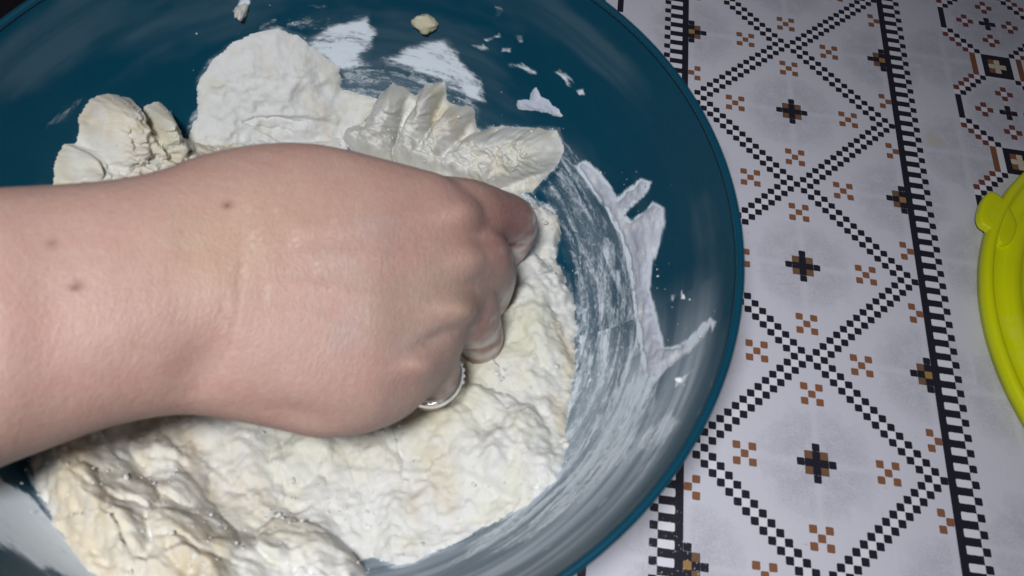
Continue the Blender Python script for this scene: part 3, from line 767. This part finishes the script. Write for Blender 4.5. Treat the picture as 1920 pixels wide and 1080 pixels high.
disp += .05 * fine * fbm(np.c_[Q[:, 0] * .12, Q[:, 1] * .012, 0 * Q[:, 0]], 3, 6)
X = X + Nn * (disp * facing)[:, None]
me.vertices.foreach_set('co', (X * S).astype(np.float32).ravel()); me.update()

base = np.array([0.445, 0.290, 0.235]); rosy = np.array([0.435, 0.242, 0.208]); yel = np.array([0.47, 0.325, 0.225]); vein = np.array([0.36, 0.28, 0.265])
k = np.clip(.5 + fbm(X * .10, 4, 71) * 1.1, 0, 1)[:, None]
colr = base * (1 - k * .5) + rosy * k * .5
def lay(c, m_):
    global colr
    m_ = np.clip(m_, 0, 1)[:, None]; colr = colr * (1 - m_) + np.array(c) * m_
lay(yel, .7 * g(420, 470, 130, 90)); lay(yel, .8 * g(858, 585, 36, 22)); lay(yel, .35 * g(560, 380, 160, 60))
lay((0.35, 0.275, 0.215), .55 * g(800, 560, 130, 110)); lay((0.33, 0.26, 0.205), .45 * g(740, 720, 110, 60, -30)); lay((0.50, 0.33, 0.28), .5 * g(-40, 600, 260, 190))  # olive shade painted towards the knuckles, lit tone painted on the left forearm
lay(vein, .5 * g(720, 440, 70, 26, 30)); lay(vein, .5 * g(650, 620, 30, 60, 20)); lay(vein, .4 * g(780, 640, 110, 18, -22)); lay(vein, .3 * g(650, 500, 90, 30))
lay(rosy, .55 * g(760, 480, 60, 40)); lay(rosy, .6 * g(700, 700, 90, 50)); lay((0.33, 0.135, 0.12), .85 * g(960, 420, 75, 75)); lay((0.29, 0.125, 0.11), .85 * g(915, 640, 55, 55))  # rosy skin; shade painted into the red of index and ring finger joints
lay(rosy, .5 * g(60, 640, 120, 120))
lay((0.34, 0.20, 0.15), .8 * np.exp(-(wr / 3.5) ** 2) * .5)
for u, v, r_, a_ in ((426,386,9,1),(143,537,12,1),(97,455,14,.5),(300,700,5,.2),(560,520,5,.2),(240,420,4,.25)): lay((0.15, 0.065, 0.045), a_ * g(u, v, r_, r_ * .75))
streaks = np.clip(fbm(np.c_[Q[:, 0] * .16, Q[:, 1] * .02, 0 * Q[:, 0]], 3, 16) - .25, 0, 1) * 2 * fine
lay((0.72, 0.56, 0.48), streaks * .7)
# flour clinging to the fingers
fl = sst(.1, .6, fbm(X * .55, 4, 91) + .9 * g(1010, 400, 34) + .9 * g(960, 620, 30, 40) + .5 * g(975, 470, 30) - .35) * sst(30, 12, X[:, 2] - 2)
low = sst(18.5, 14, X[:, 2]); fl = np.maximum(fl * .95, low * sst(-.2, .3, fbm(X * .5, 4, 92)) * .85)
lay((0.72, 0.68, 0.62), fl * (Q[:, 0] > 420))
nt = NT('skin')
c = nt.attr('tint').outputs['Color']; p = nt.n('ShaderNodeTexCoord').outputs['Object']
mot = nt.noise(p, 120, 4, 0.6)
col = nt.mix(nt.smooth(mot, .35, .7, 0, .30), c, (0.41, 0.205, 0.17))
col = nt.mix(nt.smooth(nt.noise(p, 420, 4, .7), .42, .72, 0, .22), col, (0.52, 0.38, 0.32))
col = nt.mix(nt.smooth(nt.noise(p, 260, 2, .5), .70, .76, 0, .35), col, (0.36, 0.18, 0.13))
vor = nt.n('ShaderNodeTexVoronoi'); vor.inputs['Scale'].default_value = 1100; nt.l(p, vor.inputs['Vector'])
nt.l(col, nt.b.inputs['Base Color']); nt.b.inputs['Roughness'].default_value = 0.46; nt.b.inputs['Specular IOR Level'].default_value = .42
nt.b.inputs['Subsurface Weight'].default_value = 0.14; nt.b.inputs['Subsurface Radius'].default_value = (0.006, 0.0025, 0.0015); nt.b.inputs['Subsurface Scale'].default_value = .6
nt.bump(nt.math('ADD', nt.math('MULTIPLY', vor.outputs['Distance'], .35), nt.math('MULTIPLY', nt.noise(nt.mapping(p, (2.2, .8, 1)), 420, 6, .72), 1.2)), 0.42, 0.0007)
me.materials.clear(); me.materials.append(nt.m)
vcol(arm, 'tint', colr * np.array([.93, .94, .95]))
person = empty('person', tuple(atd(450, 560, 78)))
tag(person, 'bare forearm and floury fist wearing a silver ring, kneading the dough', 'person')
adopt(arm, person)

# silver ring on the little finger side, just under the knuckles
nt = NT('polished_silver'); nt.b.inputs['Metallic'].default_value = 1; nt.b.inputs['Roughness'].default_value = .14
nt.b.inputs['Base Color'].default_value = (0.86, 0.84, 0.82, 1); p = nt.n('ShaderNodeTexCoord').outputs['Object']
nt.bump(nt.noise(p, 700, 3), .25, .0004); mat_silver = nt.m
nt = NT('clear_stone'); nt.b.inputs['Base Color'].default_value = (0.9, 0.88, 0.92, 1); nt.b.inputs['Roughness'].default_value = .05; nt.b.inputs['Metallic'].default_value = .6; mat_stone = nt.m
rc = atd(806, 704, 81.0); rax = atd(806, 722, 85.0) - atd(800, 692, 79.5); rax /= np.linalg.norm(rax)
s_ = np.cross(rax, [0, 1, 0]); s_ /= np.linalg.norm(s_); u_ = np.cross(s_, rax)
prof = [(3.12, -.7), (3.12, .7), (3.28, .78), (3.46, .5), (3.5, 0), (3.46, -.5), (3.28, -.78)]
an = np.linspace(0, 2 * math.pi, 96, endpoint=False)
Vr = np.concatenate([rc + r_ * (np.cos(an)[:, None] * s_ + np.sin(an)[:, None] * u_) + rax * h_ for r_, h_ in prof])
npf = len(prof); f = grid_faces(npf, 96); j = np.arange(96); j1 = (j + 1) % 96
f = np.r_[f, np.stack([(npf - 1) * 96 + j, (npf - 1) * 96 + j1, j1, j], 1)]
band = mesh_obj('ring', Vr, f, mat_silver); adopt(band, person); band['label'] = 'polished silver finger ring set with small clear stones'
toc = CAM - rc; ang0 = math.atan2(toc @ u_, toc @ s_)
right = R[0]; angr = math.atan2(right @ u_, right @ s_)
for k in range(4):
    a_ = angr + (k - 1.0) * .19
    d_ = math.cos(a_) * s_ + math.sin(a_) * u_; tg = -math.sin(a_) * s_ + math.cos(a_) * u_; cc = rc + d_ * 3.46
    ring_ = [cc + .28 * (math.cos(b_) * tg + math.sin(b_) * rax) for b_ in np.linspace(0, 2 * math.pi, 8, endpoint=False)]
    top_ = [cc + d_ * .22 + .16 * (math.cos(b_) * tg + math.sin(b_) * rax) for b_ in np.linspace(0, 2 * math.pi, 8, endpoint=False)]
    Vv = np.array(ring_ + top_ + [cc + d_ * .24]); ff = [(i, (i + 1) % 8, 8 + (i + 1) % 8, 8 + i) for i in range(8)] + [(8 + i, 8 + (i + 1) % 8, 16, 16) for i in range(8)]
    me_ = bpy.data.meshes.new('stone'); me_.from_pydata([tuple(v_ * S) for v_ in Vv], [], [tuple(dict.fromkeys(x)) for x in ff]); me_.materials.append(mat_stone)
    so = bpy.data.objects.new('stone', me_); C.objects.link(so); so.parent = band

# ------------------------------------------------------------------ lime lid
nt = NT('lime_plastic'); p = nt.n('ShaderNodeTexCoord').outputs['Object']
nt.l(nt.mix(nt.smooth(nt.noise(p, 55, 6, .75), .5, .8, 0, .25), nt.mix(nt.noise(p, 60, 3), (0.66, 0.72, 0.002), (0.74, 0.80, 0.003)), (0.72, 0.74, 0.30)), nt.b.inputs['Base Color'])
nt.b.inputs['Specular IOR Level'].default_value = .25; nt.b.inputs['Roughness'].default_value = .38; nt.b.inputs['Subsurface Weight'].default_value = .1; nt.b.inputs['Subsurface Radius'].default_value = (.004, .004, .001)
nt.bump(nt.noise(p, 300, 3), .08, .0004); mat_lime = nt.m
LC = (62.26, -46.69); LR = 37.8
lid = empty('plastic_lid', (LC[0], LC[1], 0)); tag(lid, 'round lime green plastic lid with raised rings and a pull tab, lying on the tablecloth', 'lid')
prof = [(LR - .6, .15), (LR - .05, .2), (LR + .03, 1.2), (LR, 1.9), (LR - .3, 2.2), (LR - .9, 2.25), (LR - 1.2, 2.1), (LR - 1.5, 1.35), (LR - 1.9, 1.15), (LR - 3.0, 1.15), (LR - 3.4, 1.4), (LR - 3.8, 1.95), (LR - 4.2, 2.05),
        (LR - 4.9, 2.0), (LR - 5.3, 1.7), (LR - 5.7, 1.3), (LR - 7.6, 1.2), (LR - 8.0, 1.5), (LR - 8.6, 1.7), (LR - 9.4, 1.5), (LR - 16, 1.45), (10, 1.5), (0.01, 1.5)]
o = lathe('lid_disc', [(r_, z_) for r_, z_ in prof][::-1], mat_lime, LC, 260); adopt(o, lid)
# tab: a rounded tongue on the rim
tabout = [(30.6,-27.0),(29.4,-25.6),(28.4,-25.7),(27.4,-26.9),(26.6,-28.6),(26.1,-30.2),(26.2,-31.6),(27.0,-32.3),(28.0,-33.2),(28.4,-34.8),(30.2,-34.0),(31.6,-30.8)]
tp = np.array(tabout); n = len(tp)
closed = np.r_[tp[-1:], tp, tp[:2]]
sm = []
for i in range(1, n + 1):
    p0, p1, p2, p3 = closed[i - 1], closed[i], closed[i + 1], closed[i + 2]
    for u in np.linspace(0, 1, 6, endpoint=False): sm.append(.5 * ((2 * p1) + (-p0 + p2) * u + (2 * p0 - 5 * p1 + 4 * p2 - p3) * u * u + (-p0 + 3 * p1 - 3 * p2 + p3) * u ** 3))
sm = np.array(sm); ctr_ = sm.mean(0); lv = [(1.0, .9), (1.0, 1.7), (.96, 1.95), (.86, 2.05), (.45, 2.0), (.02, 2.0)]
Vt = np.concatenate([np.c_[ctr_ + (sm - ctr_) * k_, np.full(len(sm), z_)] for k_, z_ in lv])
o = mesh_obj('pull_tab', Vt, grid_faces(len(lv), len(sm)), mat_lime); adopt(o, lid)
